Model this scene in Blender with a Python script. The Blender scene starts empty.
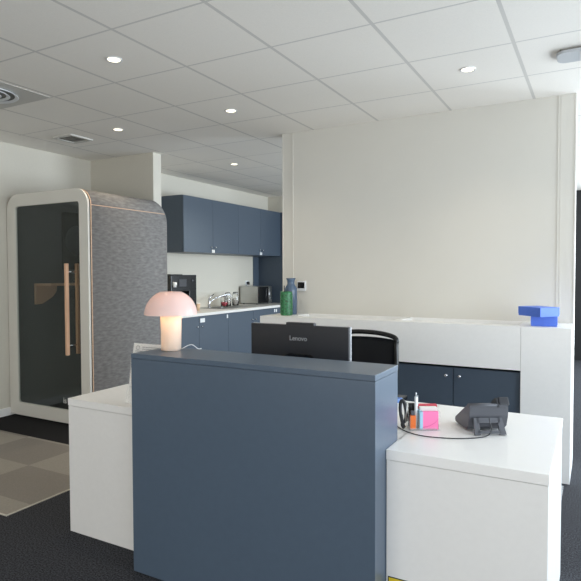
import bpy, bmesh, math, random
from mathutils import Vector, Matrix
random.seed(7)
PI = math.pi
S = bpy.context.scene
COL = S.collection
HC, H = 1.39, 2.65

# ------------------------------------------------------------------ materials
def lin(c):
    c = c / 255.0
    return c / 12.92 if c <= 0.04045 else ((c + 0.055) / 1.055) ** 2.4
def rgb(r, g, b): return (lin(r), lin(g), lin(b), 1)
def mat(name, col, rough=.5, metal=0, noise=None, bump=None, spec=.5, emit=None, estr=0, trans=0, alpha=1, coat=0):
    m = bpy.data.materials.new(name); m.use_nodes = True
    nt = m.node_tree; b = nt.nodes['Principled BSDF']
    b.inputs['Base Color'].default_value = col
    b.inputs['Roughness'].default_value = rough
    b.inputs['Metallic'].default_value = metal
    b.inputs['Specular IOR Level'].default_value = spec
    b.inputs['Transmission Weight'].default_value = trans
    b.inputs['Alpha'].default_value = alpha
    b.inputs['Coat Weight'].default_value = coat
    if emit:
        b.inputs['Emission Color'].default_value = emit
        b.inputs['Emission Strength'].default_value = estr
    if noise or bump:
        tc = nt.nodes.new('ShaderNodeTexCoord')
    if noise:   # (scale xyz, amount, detail)
        sc, amt, det = noise
        mp = nt.nodes.new('ShaderNodeMapping'); mp.inputs['Scale'].default_value = sc
        nz = nt.nodes.new('ShaderNodeTexNoise'); nz.inputs['Scale'].default_value = 1; nz.inputs['Detail'].default_value = det
        cr = nt.nodes.new('ShaderNodeValToRGB')
        cr.color_ramp.elements[0].position = .3; cr.color_ramp.elements[1].position = .7
        lo = [max(0, c * (1 - amt)) for c in col[:3]] + [1]; hi = [min(1, c * (1 + amt)) for c in col[:3]] + [1]
        cr.color_ramp.elements[0].color = lo; cr.color_ramp.elements[1].color = hi
        nt.links.new(tc.outputs['Object'], mp.inputs['Vector']); nt.links.new(mp.outputs[0], nz.inputs['Vector'])
        nt.links.new(nz.outputs['Fac'], cr.inputs['Fac']); nt.links.new(cr.outputs[0], b.inputs['Base Color'])
        if bump:
            bp = nt.nodes.new('ShaderNodeBump'); bp.inputs['Strength'].default_value = bump; bp.inputs['Distance'].default_value = .003
            nt.links.new(nz.outputs['Fac'], bp.inputs['Height']); nt.links.new(bp.outputs[0], b.inputs['Normal'])
    return m

M = {}
M['wall'] = mat('wall_paint', rgb(209, 204, 192), .8, noise=((60, 60, 60), .015, 3), bump=.05)
M['panel'] = mat('panel_paint', rgb(216, 213, 205), .6, noise=((3, 3, 3), .012, 3))
M['white_lam'] = mat('white_laminate', rgb(240, 239, 237), .35, noise=((40, 40, 40), .01, 2))
M['white_gl'] = mat('white_laminate_edge', rgb(245, 244, 242), .3)
M['blue_lam'] = mat('slate_blue_laminate', rgb(84, 99, 116), .30, noise=((30, 30, 30), .02, 2))
M['blue_cab'] = mat('slate_blue_cabinet', rgb(71, 83, 97), .45, noise=((30, 30, 30), .02, 2))
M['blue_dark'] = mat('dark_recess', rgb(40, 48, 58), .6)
M['carpet'] = mat('charcoal_carpet', rgb(62, 63, 67), .95, noise=((130, 130, 130), .8, 3), bump=.6, spec=.1)
M['mat_dark'] = mat('black_entrance_carpet', rgb(42, 41, 42), .95, noise=((300, 300, 300), .3, 2), bump=.4, spec=.1)
M['felt'] = mat('grey_felt', rgb(129, 127, 126), .95, noise=((16, 16, 55), .22, 6), bump=.2, spec=.1)
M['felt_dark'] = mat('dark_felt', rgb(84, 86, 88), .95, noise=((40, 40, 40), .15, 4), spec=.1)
M['frame'] = mat('grey_white_frame', rgb(222, 219, 211), .45)
M['ply'] = mat('plywood_edge', rgb(196, 164, 138), .55, noise=((90, 2, 90), .12, 3))
M['wood'] = mat('light_wood', rgb(222, 178, 146), .5, noise=((120, 120, 5), .12, 3))
M['black'] = mat('black_plastic', rgb(31, 33, 38), .45)
M['black_gloss'] = mat('black_gloss_plastic', rgb(13, 14, 16), .25)
M['phone'] = mat('charcoal_plastic', rgb(78, 80, 87), .45)
M['phone_dark'] = mat('dark_charcoal_plastic', rgb(48, 50, 56), .4)
M['steel'] = mat('brushed_steel', rgb(190, 190, 188), .3, 1, noise=((4, 200, 200), .06, 2))
M['chrome'] = mat('chrome', rgb(215, 215, 218), .12, 1)
M['silver'] = mat('silver_plastic', rgb(196, 199, 203), .35, .3)
M['greytext'] = mat('grey_lettering', rgb(150, 154, 158), .4, .3)
M['whitetext'] = mat('white_lettering', rgb(215, 215, 210), .5)
M['tag'] = mat('white_plastic', rgb(228, 230, 232), .4)
M['blue_box'] = mat('bright_blue_card', rgb(80, 118, 216), .5, noise=((50, 50, 50), .03, 2))
M['green'] = mat('green_glaze', rgb(48, 112, 72), .3, noise=((55, 55, 80), .7, 3), bump=.5)
M['blue_glaze'] = mat('blue_glaze', rgb(78, 98, 122), .22, noise=((12, 12, 12), .12, 3), coat=.3)
M['pink'] = mat('pink_paper', rgb(255, 130, 184), .6)
M['red'] = mat('red_plastic', rgb(212, 62, 82), .5)
M['orange'] = mat('orange_plastic', rgb(238, 118, 48), .45)
M['lightblue'] = mat('light_blue_paper', rgb(165, 210, 232), .6)
M['paper'] = mat('white_paper', rgb(236, 234, 230), .6)
M['yellow'] = mat('yellow_sticker', rgb(232, 204, 52), .5)
M['ink'] = mat('grey_print', rgb(120, 120, 122), .7)
M['kraft'] = mat('kraft_paper', rgb(206, 176, 146), .7)
M['glass'] = mat('clear_glass', (1, 1, 1, 1), .03, trans=1, spec=.5)
M['red_sweets'] = mat('red_wrapped_sweets', rgb(190, 40, 66), .4, noise=((90, 90, 90), .6, 2))
M['coffee_beans'] = mat('pale_contents', rgb(190, 184, 176), .6, noise=((110, 110, 110), .4, 2))
M['floor_tile_edge'] = mat('pale_metal_edge', rgb(225, 218, 205), .4, .2)
M['dark_wall'] = mat('near_black_panel', rgb(20, 20, 22), .5)
M['worktop'] = mat('white_worktop', rgb(222, 221, 218), .35, noise=((30, 30, 30), .02, 3))
M['downlight'] = mat('downlight_glow', rgb(255, 244, 215), .5, emit=rgb(255, 240, 205), estr=3.2)
M['vent'] = mat('grey_vent_metal', rgb(205, 203, 198), .5, .1)
M['vent_dark'] = mat('vent_shadow', rgb(130, 128, 124), .7)
M['acrylic'] = mat('clear_acrylic', (.93, .96, .97, 1), .05, alpha=.13)
M['chairmat'] = mat('clear_floor_mat', (.75, .79, .83, 1), .25, alpha=.35)

def booth_glass():
    m = bpy.data.materials.new('tinted_glass'); m.use_nodes = True; nt = m.node_tree
    for n in list(nt.nodes): nt.nodes.remove(n)
    o = nt.nodes.new('ShaderNodeOutputMaterial'); mx = nt.nodes.new('ShaderNodeMixShader')
    t = nt.nodes.new('ShaderNodeBsdfTransparent'); t.inputs[0].default_value = (.84, .86, .85, 1)
    g = nt.nodes.new('ShaderNodeBsdfGlossy'); g.inputs['Roughness'].default_value = .03; g.inputs[0].default_value = (.8, .85, .85, 1)
    lw = nt.nodes.new('ShaderNodeLayerWeight'); lw.inputs[0].default_value = .5; pw = nt.nodes.new('ShaderNodeMath'); pw.operation = 'POWER'; pw.inputs[1].default_value = 4; nt.links.new(lw.outputs['Facing'], pw.inputs[0]); fr = nt.nodes.new('ShaderNodeMath'); fr.operation = 'ADD'; fr.inputs[1].default_value = .03; nt.links.new(pw.outputs[0], fr.inputs[0])
    nt.links.new(fr.outputs[0], mx.inputs[0]); nt.links.new(t.outputs[0], mx.inputs[1]); nt.links.new(g.outputs[0], mx.inputs[2])
    nt.links.new(mx.outputs[0], o.inputs[0]); return m
M['booth_glass'] = booth_glass()

def ceiling_mat():
    m = mat('ceiling_tiles', rgb(243, 238, 230), .85, noise=((150, 150, 150), .02, 2))
    nt = m.node_tree; b = nt.nodes['Principled BSDF']; base = b.inputs['Base Color'].links[0].from_socket
    tc = nt.nodes.new('ShaderNodeTexCoord'); sp = nt.nodes.new('ShaderNodeSeparateXYZ'); nt.links.new(tc.outputs['Object'], sp.inputs[0])
    def mt(op, a, c=None, d=None):
        n = nt.nodes.new('ShaderNodeMath'); n.operation = op
        for i, v in enumerate((a, c, d)):
            if v is None: continue
            if isinstance(v, (int, float)): n.inputs[i].default_value = v
            else: nt.links.new(v, n.inputs[i])
        return n.outputs[0]
    def line(s, off, w):
        u = mt('DIVIDE', mt('SUBTRACT', s, off), .6)
        fr = mt('FRACT', u); d = mt('ABSOLUTE', mt('SUBTRACT', fr, .5))
        return mt('GREATER_THAN', d, .5 - w / .6)
    lx = line(sp.outputs[0], -2.2217, .010); ly = line(sp.outputs[1], 2.1282, .0065)
    ln = mt('MAXIMUM', lx, ly)
    ln = mt('MULTIPLY', ln, mt('GREATER_THAN', sp.outputs[0], -4.66))
    mx = nt.nodes.new('ShaderNodeMix'); mx.data_type = 'RGBA'
    nt.links.new(ln, mx.inputs[0]); nt.links.new(base, mx.inputs[6]); mx.inputs[7].default_value = rgb(212, 208, 202)
    nt.links.new(mx.outputs[2], b.inputs['Base Color']); return m
M['ceiling'] = ceiling_mat()

def checker_mat():
    m = mat('beige_floor_tiles', rgb(160, 150, 140), .6)
    nt = m.node_tree; b = nt.nodes['Principled BSDF']
    tc = nt.nodes.new('ShaderNodeTexCoord'); mp = nt.nodes.new('ShaderNodeMapping')
    mp.inputs['Location'].default_value = (3.582 / .63 + 20, -2.585 / .44 + 20, .5); mp.inputs['Scale'].default_value = (1 / .63, 1 / .44, 0)
    ck = nt.nodes.new('ShaderNodeTexChecker'); ck.inputs['Scale'].default_value = 1
    ck.inputs['Color1'].default_value = rgb(147, 140, 132); ck.inputs['Color2'].default_value = rgb(168, 161, 151)
    nz = nt.nodes.new('ShaderNodeTexNoise'); nz.inputs['Scale'].default_value = 120; nz.inputs['Detail'].default_value = 4
    mx = nt.nodes.new('ShaderNodeMix'); mx.data_type = 'RGBA'; mx.blend_type = 'MULTIPLY'; mx.inputs[0].default_value = .35
    nt.links.new(tc.outputs['Object'], mp.inputs[0]); nt.links.new(mp.outputs[0], ck.inputs[0]); nt.links.new(tc.outputs['Object'], nz.inputs[0])
    nt.links.new(ck.outputs[0], mx.inputs[6]); nt.links.new(nz.outputs['Fac'], mx.inputs[7])
    nt.links.new(mx.outputs[2], b.inputs['Base Color']); return m
M['checker'] = checker_mat()

def opal(name, col, tw):
    m = bpy.data.materials.new(name); m.use_nodes = True; nt = m.node_tree
    b = nt.nodes['Principled BSDF']; b.inputs['Base Color'].default_value = col; b.inputs['Roughness'].default_value = .18
    o = nt.nodes['Material Output']; t = nt.nodes.new('ShaderNodeBsdfTranslucent'); t.inputs[0].default_value = col
    mx = nt.nodes.new('ShaderNodeMixShader'); mx.inputs[0].default_value = tw
    nt.links.new(b.outputs[0], mx.inputs[1]); nt.links.new(t.outputs[0], mx.inputs[2]); nt.links.new(mx.outputs[0], o.inputs[0]); return m
M['opal_shade'] = opal('pink_opal_glass', rgb(252, 231, 226), .35)
M['opal_base'] = opal('white_opal_glass', rgb(252, 246, 238), .5)

# ------------------------------------------------------------------ mesh helpers
def box(bm, x0, x1, y0, y1, z0, z1, bev=0, rot=None):
    t = bmesh.new(); bmesh.ops.create_cube(t, size=1)
    for v in t.verts:
        v.co = Vector((x0 + (v.co.x + .5) * (x1 - x0), y0 + (v.co.y + .5) * (y1 - y0), z0 + (v.co.z + .5) * (z1 - z0)))
    if bev: bmesh.ops.bevel(t, geom=t.edges[:], offset=bev, segments=2, affect='EDGES', profile=.6)
    if rot: bmesh.ops.transform(t, matrix=rot, verts=t.verts[:])
    merge(bm, t)
def merge(bm, t):
    me = bpy.data.meshes.new('tmp'); t.to_mesh(me); t.free(); bm.from_mesh(me); bpy.data.meshes.remove(me)
def lathe(bm, prof, cx=0, cy=0, n=40, mtx=None):
    t = bmesh.new(); rings = []
    for r, z in prof:
        if r < 1e-5: rings.append([t.verts.new((cx, cy, z))])
        else: rings.append([t.verts.new((cx + r * math.cos(2 * PI * k / n), cy + r * math.sin(2 * PI * k / n), z)) for k in range(n)])
    for a, b in zip(rings, rings[1:]):
        for k in range(n):
            l = (k + 1) % n
            if len(a) == 1 and len(b) == 1: continue
            if len(a) == 1: t.faces.new((a[0], b[l], b[k]))
            elif len(b) == 1: t.faces.new((a[k], a[l], b[0]))
            else: t.faces.new((a[k], a[l], b[l], b[k]))
    for f in t.faces: f.smooth = True
    bmesh.ops.recalc_face_normals(t, faces=t.faces[:])
    if mtx: bmesh.ops.transform(t, matrix=mtx, verts=t.verts[:])
    merge(bm, t)
def cyl(bm, r, z0, z1, cx=0, cy=0, n=24, bev=0, mtx=None):
    if bev: pr = [(0, z0), (r - bev, z0), (r, z0 + bev), (r, z1 - bev), (r - bev, z1), (0, z1)]
    else: pr = [(0, z0), (r, z0), (r, z1), (0, z1)]
    t = bmesh.new(); lathe(t, pr, cx, cy, n)
    for f in t.faces: f.smooth = abs(f.normal.z) < .9
    if mtx: bmesh.ops.transform(t, matrix=mtx, verts=t.verts[:])
    merge(bm, t)
def tube(bm, pts, r, n=10, closed=False):
    pts = [Vector(p) for p in pts]; t = bmesh.new(); rings = []
    N = len(pts); up = None
    for i, p in enumerate(pts):
        if closed: d = (pts[(i + 1) % N] - pts[i - 1]).normalized()
        else: d = (pts[min(i + 1, N - 1)] - pts[max(i - 1, 0)]).normalized()
        if up is None: up = d.orthogonal().normalized()
        up = (up - d * up.dot(d)).normalized(); s = d.cross(up)
        rr = r[i] if isinstance(r, (list, tuple)) else r
        rings.append([t.verts.new(p + up * rr * math.cos(2 * PI * k / n) + s * rr * math.sin(2 * PI * k / n)) for k in range(n)])
    for i in range(N if closed else N - 1):
        a, b = rings[i], rings[(i + 1) % N]
        for k in range(n): t.faces.new((a[k], a[(k + 1) % n], b[(k + 1) % n], b[k])).smooth = True
    if not closed: t.faces.new(rings[0][::-1]); t.faces.new(rings[-1])
    bmesh.ops.recalc_face_normals(t, faces=t.faces[:]); merge(bm, t)
def spline(ps, k=8):
    ps = [Vector(p) for p in ps]; out = []
    for i in range(len(ps) - 1):
        a = ps[max(i - 1, 0)]; b = ps[i]; c = ps[i + 1]; d = ps[min(i + 2, len(ps) - 1)]
        for j in range(k):
            t = j / k
            out.append(.5 * ((2 * b) + (c - a) * t + (2 * a - 5 * b + 4 * c - d) * t * t + (3 * b - a - 3 * c + d) * t ** 3))
    return out + [ps[-1]]
def rrect(x0, x1, z0, z1, r, n=8):
    out = []
    for cx, cz, a0 in ((x1 - r, z1 - r, 0), (x0 + r, z1 - r, PI / 2), (x0 + r, z0 + r, PI), (x1 - r, z0 + r, 1.5 * PI)):
        for k in range(n + 1):
            a = a0 + k / n * PI / 2; out.append((cx + r * math.cos(a), cz + r * math.sin(a)))
    return out
def prism(bm, outline, d0, d1, axis='y', hole=None, smooth=False):
    """outline of 2D points extruded along an axis (y: points are x,z; z: x,y; x: y,z); hole has the same count"""
    t = bmesh.new()
    def P(p, d):
        return {'y': (p[0], d, p[1]), 'z': (p[0], p[1], d), 'x': (d, p[0], p[1])}[axis]
    A = [t.verts.new(P(p, d0)) for p in outline]; B = [t.verts.new(P(p, d1)) for p in outline]; n = len(A)
    for k in range(n):
        f = t.faces.new((A[k], A[(k + 1) % n], B[(k + 1) % n], B[k])); f.smooth = smooth
    if hole:
        C_ = [t.verts.new(P(p, d0)) for p in hole]; D = [t.verts.new(P(p, d1)) for p in hole]
        for k in range(n):
            l = (k + 1) % n
            t.faces.new((C_[l], C_[k], D[k], D[l])).smooth = smooth
            t.faces.new((A[l], A[k], C_[k], C_[l])); t.faces.new((B[k], B[l], D[l], D[k]))
    else:
        t.faces.new(A[::-1]); t.faces.new(B)
    bmesh.ops.recalc_face_normals(t, faces=t.faces[:]); merge(bm, t)

def wloc(o):
    v = Vector((0, 0, 0))
    while o: v += o.location; o = o.parent
    return v
def obj(name, bm, m, parent=None, local=False, base=None):
    """one mesh object; coordinates are the world's unless local"""
    off = Vector((0, 0, 0))
    if parent is not None and not local: off = wloc(parent)
    if parent is None and base is not None: off = Vector(base)
    if off.length: bmesh.ops.translate(bm, vec=-off, verts=bm.verts[:])
    me = bpy.data.meshes.new(name); bm.to_mesh(me); bm.free()
    for mm in (m if isinstance(m, list) else [m]): me.materials.append(mm)
    o = bpy.data.objects.new(name, me); COL.objects.link(o)
    if parent is not None: o.parent = parent
    elif base is not None: o.location = base
    return o
def thing(name, label, cat, loc=(0, 0, 0), rz=0, group=None):
    o = bpy.data.objects.new(name, None); COL.objects.link(o); o.location = loc; o.rotation_euler = (0, 0, rz); o.empty_display_size = .1
    o['label'] = label; o['category'] = cat
    if group: o['group'] = group
    return o
def tag(o, label, cat, group=None):
    o['label'] = label; o['category'] = cat
    if group: o['group'] = group
    return o
def struct(name, bm, m, parent=None):
    o = obj(name, bm, m, parent)
    if parent is None: o['kind'] = 'structure'
    return o
def dup(o, parent=None):
    c = o.copy(); COL.objects.link(c)
    if parent is not None: c.parent = parent
    for ch in [q for q in o.children]: dup(ch, c)
    return c
def B(*a, bev=0):
    bm = bmesh.new(); box(bm, *a, bev=bev); return bm
def lettering(name, text, size, m, parent, mtx, depth=.0006):
    cu = bpy.data.curves.new('txt', 'FONT'); cu.body = text; cu.size = size; cu.extrude = depth; cu.align_x = 'CENTER'; cu.align_y = 'CENTER'; cu.offset = size * .012
    to = bpy.data.objects.new('txt', cu); COL.objects.link(to)
    me = bpy.data.meshes.new_from_object(to); bpy.data.objects.remove(to)
    me.transform(mtx); me.transform(Matrix.Translation(-wloc(parent)))
    me.materials.clear(); me.materials.append(m)
    o = bpy.data.objects.new(name, me); COL.objects.link(o); o.parent = parent; return o
def face_minus_y(x, y, z): return Matrix.Translation((x, y, z)) @ Matrix.Rotation(PI / 2, 4, 'X')

def plight(name, loc, e, col, r):
    L = bpy.data.lights.new(name, 'POINT'); L.energy = e; L.color = col; L.shadow_soft_size = r
    o = bpy.data.objects.new(name, L); COL.objects.link(o); o.location = loc; return o
# ------------------------------------------------------------------ room shell
XR, YB, YF = 2.6, -3.0, 9.8
struct('floor', B(-5.2, XR + .1, YB - .1, YF + .1, -.1, 0), M['carpet'])
bm = bmesh.new(); box(bm, -5.03, -2.952, 1.985, 3.055, 0, .004); struct('floor_entry', bm, M['checker'])
bm = bmesh.new(); box(bm, -2.952, -2.944, 1.977, 3.055, 0, .006); box(bm, -5.03, -2.952, 1.977, 1.985, 0, .006); struct('trim_1', bm, M['floor_tile_edge'])
struct('floor_niche', B(-5.03, -2.7, 3.056, 4.48, 0, .003), M['mat_dark'])
struct('ceiling', B(-5.2, XR + .1, YB - .1, YF + .1, H, H + .1), M['ceiling'])
struct('wall_left', B(-5.2, -5.03, YB, 4.6, 0, H), M['wall'])
struct('wall_niche', B(-5.03, -4.1, 4.48, 4.6, 0, H), M['wall'])
struct('wall_kitchen', B(-5.2, -4.88, 4.6, 9.8, 0, H), M['wall'])
struct('wall_kitchen_end', B(-4.88, -2.6, 8.1, 8.22, 0, H), M['wall'])
struct('wall_back', B(-5.2, XR + .1, YB - .1, YB, 0, H), M['wall'])
bm = bmesh.new(); box(bm, -5.2, .35, YF, YF + .1, 0, H); box(bm, 2.45, XR + .1, YF, YF + .1, 0, H); box(bm, .35, 2.45, YF, YF + .1, 2.5, H); struct('wall_far', bm, M['dark_wall'])
bm = bmesh.new()
for x0, x1, z0, z1 in ((.35, 2.45, 0, .06), (.35, 2.45, 2.44, 2.5), (.35, .40, .06, 2.44), (2.40, 2.45, .06, 2.44), (1.38, 1.42, .06, 2.44)): box(bm, x0, x1, YF + .02, YF + .08, z0, z1)
struct('window_5', bm, M['silver'])  # unseen far opening, added to light right-facing sides and tops
struct('baseboard_left', B(-5.03, -5.018, YB, 4.48, 0, .08, bev=.003), M['white_lam'])
# right wall; its openings are out of view, invented to supply daylight
WINS = [(-2.3, -.3), (.5, 2.6), (3.2, 5.3), (6.0, 8.4)]
bm = bmesh.new(); ys = [YB]
for a, b in WINS: ys += [a, b]
ys.append(YF)
for i in range(0, len(ys), 2): box(bm, XR, XR + .1, ys[i], ys[i + 1], 0, H)
for a, b in WINS: box(bm, XR, XR + .1, a, b, 0, .15); box(bm, XR, XR + .1, a, b, 2.5, H)
struct('wall_right', bm, M['wall'])
for i, (a, b) in enumerate(WINS):
    bm = bmesh.new(); w = .05
    for y0, y1, z0, z1 in ((a, b, .15, .2), (a, b, 2.45, 2.5), (a, a + w, .2, 2.45), (b - w, b, .2, 2.45), ((a + b) / 2 - .02, (a + b) / 2 + .02, .2, 2.45)):
        box(bm, XR + .02, XR + .08, y0, y1, z0, z1)
    struct('window_%d' % (i + 1), bm, M['silver'])
# the tall panelled partition behind the reception
WL, WR, WY = -2.54, -.145, 4.475
struct('wall_center', B(WL, WR, WY, 4.60, 0, H), M['panel'])
bm = bmesh.new(); box(bm, -2.434, -2.427, WY - .005, WY, 1.02, H); struct('trim_2', bm, M['panel'])
bm = bmesh.new(); box(bm, -.262, -.256, WY - .005, WY, 1.02, H); box(bm, -.243, -.239, WY - .003, WY, 1.02, H); struct('trim_3', bm, M['panel'])
bm = bmesh.new(); box(bm, -.155, -.145, WY - .003, WY, 1.02, H); struct('trim_4', bm, M['panel'])
bm = bmesh.new(); box(bm, WL, WL + .010, WY - .003, WY, 1.02, H); struct('trim_5', bm, M['panel'])

# ------------------------------------------------------------------ ceiling fittings
dl_labels = ['round recessed ceiling downlight nearest the top left of the photo',
             'round recessed ceiling downlight left of the tall white partition',
             'round recessed ceiling downlight above the wall behind the phone booth',
             'round recessed ceiling downlight over the kitchen cabinets, farthest back',
             'round recessed ceiling downlight in front of the tall white partition']
spots = [(-2.52, 2.43), (-2.52, 3.63), (-3.71, 3.615), (-3.72, 5.42), (-.725, 3.62)]
d0 = thing('recessed_downlight', dl_labels[0], 'downlight', (0, 0, H), group='downlights in the tiled ceiling')
bm = bmesh.new(); lathe(bm, [(.034, -.001), (.043, -.006), (.047, -.004), (.048, 0), (.034, 0)], n=32); obj('trim_ring', bm, M['tag'], d0, local=True)
bm = bmesh.new(); cyl(bm, .036, -.004, -.0005, n=32); obj('lens', bm, M['downlight'], d0, local=True)
for i, (x, y) in enumerate(spots):
    d = d0 if i == 0 else dup(d0)
    d.location = (x, y, H); d['label'] = dl_labels[i]
    L = bpy.data.lights.new('downlight_beam', 'SPOT'); L.energy = 62 if i == 3 else 15; L.color = (1, .86, .66); L.spot_size = 2.2; L.spot_blend = .8; L.shadow_soft_size = .04
    lo = bpy.data.objects.new('downlight_beam', L); COL.objects.link(lo); lo.location = (x, y, H - .02)
v = thing('round_air_vent', 'round white air diffuser in a darker grey ceiling tile, at the left picture edge', 'vent', (-3.745, 2.43, H))
obj('tile_plate', B(-.29, .29, -.29, .29, -.004, 0), mat('grey_metal_tile', rgb(205, 202, 196), .6), v, local=True)
bm = bmesh.new()
for r in (.20, .145, .09): lathe(bm, [(r - .022, -.012), (r, -.022), (r + .004, -.018), (r - .015, -.005)], n=40)
cyl(bm, .05, -.02, -.006, n=32); obj('diffuser_ring', bm, M['tag'], v, local=True)
bm = bmesh.new(); cyl(bm, .19, -.0065, -.004, n=40); obj('throat', bm, M['vent_dark'], v, local=True)
v = thing('square_air_vent', 'small square slotted air vent in the ceiling near the left wall', 'vent', (-4.325, 3.645, H))
obj('backing', B(-.11, .11, -.11, .11, -.003, 0), M['vent_dark'], v, local=True)
bm = bmesh.new(); prism(bm, rrect(-.13, .13, -.13, .13, .01, 3), -.012, 0, 'z', hole=rrect(-.10, .10, -.10, .10, .008, 3)); obj('rim', bm, M['vent'], v, local=True)
bm = bmesh.new()
for k in range(6):
    y = -.08 + k * .032; box(bm, -.1, .1, -.012, .012, -.001, .001, rot=Matrix.Translation((0, y, -.006)) @ Matrix.Rotation(.35, 4, 'X'))
obj('louvre', bm, M['vent'], v, local=True)
v = thing('ceiling_unit', 'white rounded flat unit on the ceiling, cut by the right picture edge', 'ceiling unit', (.065, 3.64, H))
obj('spacer', B(-.27, .27, -.075, .075, -.012, 0), M['vent_dark'], v, local=True)
bm = bmesh.new(); prism(bm, rrect(-.29, .29, -.092, .092, .05, 8), -.026, -.012, 'z', smooth=False); bmesh.ops.bevel(bm, geom=[e for e in bm.edges if abs(e.verts[0].co.z + .026) < 1e-4 and abs(e.verts[1].co.z + .026) < 1e-4], offset=.004, segments=2, affect='EDGES')
obj('cover', bm, M['silver'], v, local=True)
obj('grille', B(-.17, .25, -.07, .07, -.0275, -.026), M['vent'], v, local=True)

# ------------------------------------------------------------------ phone booth
X0, X1, Y0, Y1, Z1 = -5.022, -3.90, 3.44, 4.455, 2.135
pb = thing('phone_booth', 'office phone booth with grey felt sides, pale frame and dark glass door', 'phone booth', ((X0 + X1) / 2, (Y0 + Y1) / 2, .003))
def brect(x0, x1, z0, z1, r, rb=.015, n=10):
    o = []
    for cx, cz, a0, q in ((x1 - r, z1 - r, 0, r), (x0 + r, z1 - r, PI / 2, r), (x0 + rb, z0 + rb, PI, rb), (x1 - rb, z0 + rb, 1.5 * PI, rb)):
        for k in range(n + 1):
            a = a0 + k / n * PI / 2; o.append((cx + q * math.cos(a), cz + q * math.sin(a)))
    return o
out = brect(X0 + .012, X1, .05, Z1, .15); inn = rrect(X0 + .06, X1 - .05, .10, Z1 - .05, .10, 10)
# shell: a rounded tube, rounded too at the rear edge
bm = bmesh.new(); t = bmesh.new()
def ring(pts, y): return [t.verts.new((p[0], y, p[1])) for p in pts]
rr = [(out, Y0 + .022), (out, Y1 - .10)]
cxm, czm = (X0 + X1) / 2, (.05 + Z1) / 2
for k in range(1, 7):
    a = k / 6 * PI / 2; s = .10 * (1 - math.cos(a))
    # inset of the rounded outline
    rr.append((brect(X0 + .012, X1, .05, Z1 - s, .15), Y1 - .10 + .10 * math.sin(a)))
R_ = [ring(p, y) for p, y in rr]
for a, b in zip(R_, R_[1:]):
    for k in range(len(a)): t.faces.new((a[k], a[(k + 1) % len(a)], b[(k + 1) % len(a)], b[k])).smooth = True
t.faces.new(R_[-1])
I_ = [ring(inn, Y0 + .022), ring(inn, Y1 - .07)]
for k in range(len(inn)):
    t.faces.new((I_[0][(k + 1) % len(inn)], I_[0][k], I_[1][k], I_[1][(k + 1) % len(inn)]))
    t.faces.new((R_[0][(k + 1) % len(inn)], R_[0][k], I_[0][k], I_[0][(k + 1) % len(inn)]))
t.faces.new(I_[1])
bmesh.ops.recalc_face_normals(t, faces=t.faces[:])
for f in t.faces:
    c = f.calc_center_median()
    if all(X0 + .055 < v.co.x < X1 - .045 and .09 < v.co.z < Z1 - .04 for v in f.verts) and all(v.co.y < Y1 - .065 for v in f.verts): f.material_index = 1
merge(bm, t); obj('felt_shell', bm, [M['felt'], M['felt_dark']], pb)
bm = bmesh.new(); prism(bm, brect(X0, X1 - .008, .022, Z1 + .006, .155), Y0, Y0 + .022, 'y', hole=rrect(X0 + .125, X1 - .118, .145, Z1 - .11, .03, 10))
obj('front_frame', bm, M['frame'], pb)
bm = bmesh.new(); prism(bm, brect(X0 + .004, X1 + .003, .03, Z1 + .003, .152), Y0 + .022, Y0 + .034, 'y', hole=rrect(X0 + .05, X1 - .05, .09, Z1 - .05, .11, 10), smooth=False)
obj('plywood_edge', bm, M['ply'], pb)
bm = bmesh.new(); box(bm, X1 - .004, X1 + .002, Y0 + .034, Y1 - .035, 1.985, 1.993); obj('wood_strip', bm, M['ply'], pb)
gd = obj('glass_door', B(X0 + .105, X1 - .098, Y0 + .008, Y0 + .016, .13, Z1 - .095), M['booth_glass'], pb)
def handle(y0, x):
    bm = bmesh.new(); box(bm, x - .014, x + .014, y0 - .014, y0 + .014, .655, 1.475, bev=.003); return bm
h1 = obj('door_handle', handle(Y0 - .045, -4.135), M['wood'], gd)
h2 = obj('door_handle', handle(Y0 + .07, -4.135), M['wood'], gd)
for z in (.74, 1.40):
    bm = bmesh.new(); cyl(bm, .007, -.03, .07, mtx=Matrix.Translation((-4.135, Y0 + .002, z)) @ Matrix.Rotation(-PI / 2, 4, 'X'), n=12); obj('handle_bolt', bm, M['chrome'], gd)
lettering('logo', 'is', .075, M['whitetext'], gd, face_minus_y(-4.245, Y0 + .006, .225))
# interior fittings on the left inner wall: wooden shelf with a curved bracket, black panel with a round cover
IX = X0 + .062
bm = bmesh.new(); prism(bm, [(IX, 3.68), (IX + .20, 3.72), (IX + .22, 3.78), (IX + .22, 4.08), (IX, 4.12)], 1.262, 1.284, 'z'); obj('shelf', bm, M['wood'], pb)
bm = bmesh.new(); prism(bm, [(3.68, 1.26), (3.93, 1.26), (3.92, 1.20), (3.88, 1.15), (3.82, 1.115), (3.75, 1.08), (3.68, 1.075)], IX + .001, IX + .03, 'x'); obj('shelf_bracket', bm, M['wood'], pb)
bm = bmesh.new(); box(bm, IX, IX + .012, 4.02, Y1 - .075, 1.43, 2.05); obj('ventilation_panel', bm, M['black_gloss'], pb)
bm = bmesh.new(); mtx = Matrix.Translation((IX + .012, 4.215, 1.74)) @ Matrix.Rotation(PI / 2, 4, 'Y')
lathe(bm, [(0, .012), (.14, .010), (.155, .004), (.16, 0), (0, 0)], n=40, mtx=mtx); obj('round_cover', bm, M['phone_dark'], pb)
bm = bmesh.new(); prism(bm, [(Y0 + .60, .42), (Y0 + .60, .10), (Y0 + .90, .10), (Y0 + .90, .42)], -4.6, -4.2, 'x'); obj('bench', bm, M['felt_dark'], pb)
for sx in (X0 + .12, X1 - .12):
    for sy in (Y0 + .10, Y1 - .12):
        bm = bmesh.new(); cyl(bm, .025, .003, .06, sx, sy, bev=.003); obj('foot', bm, M['black'], pb)

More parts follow.
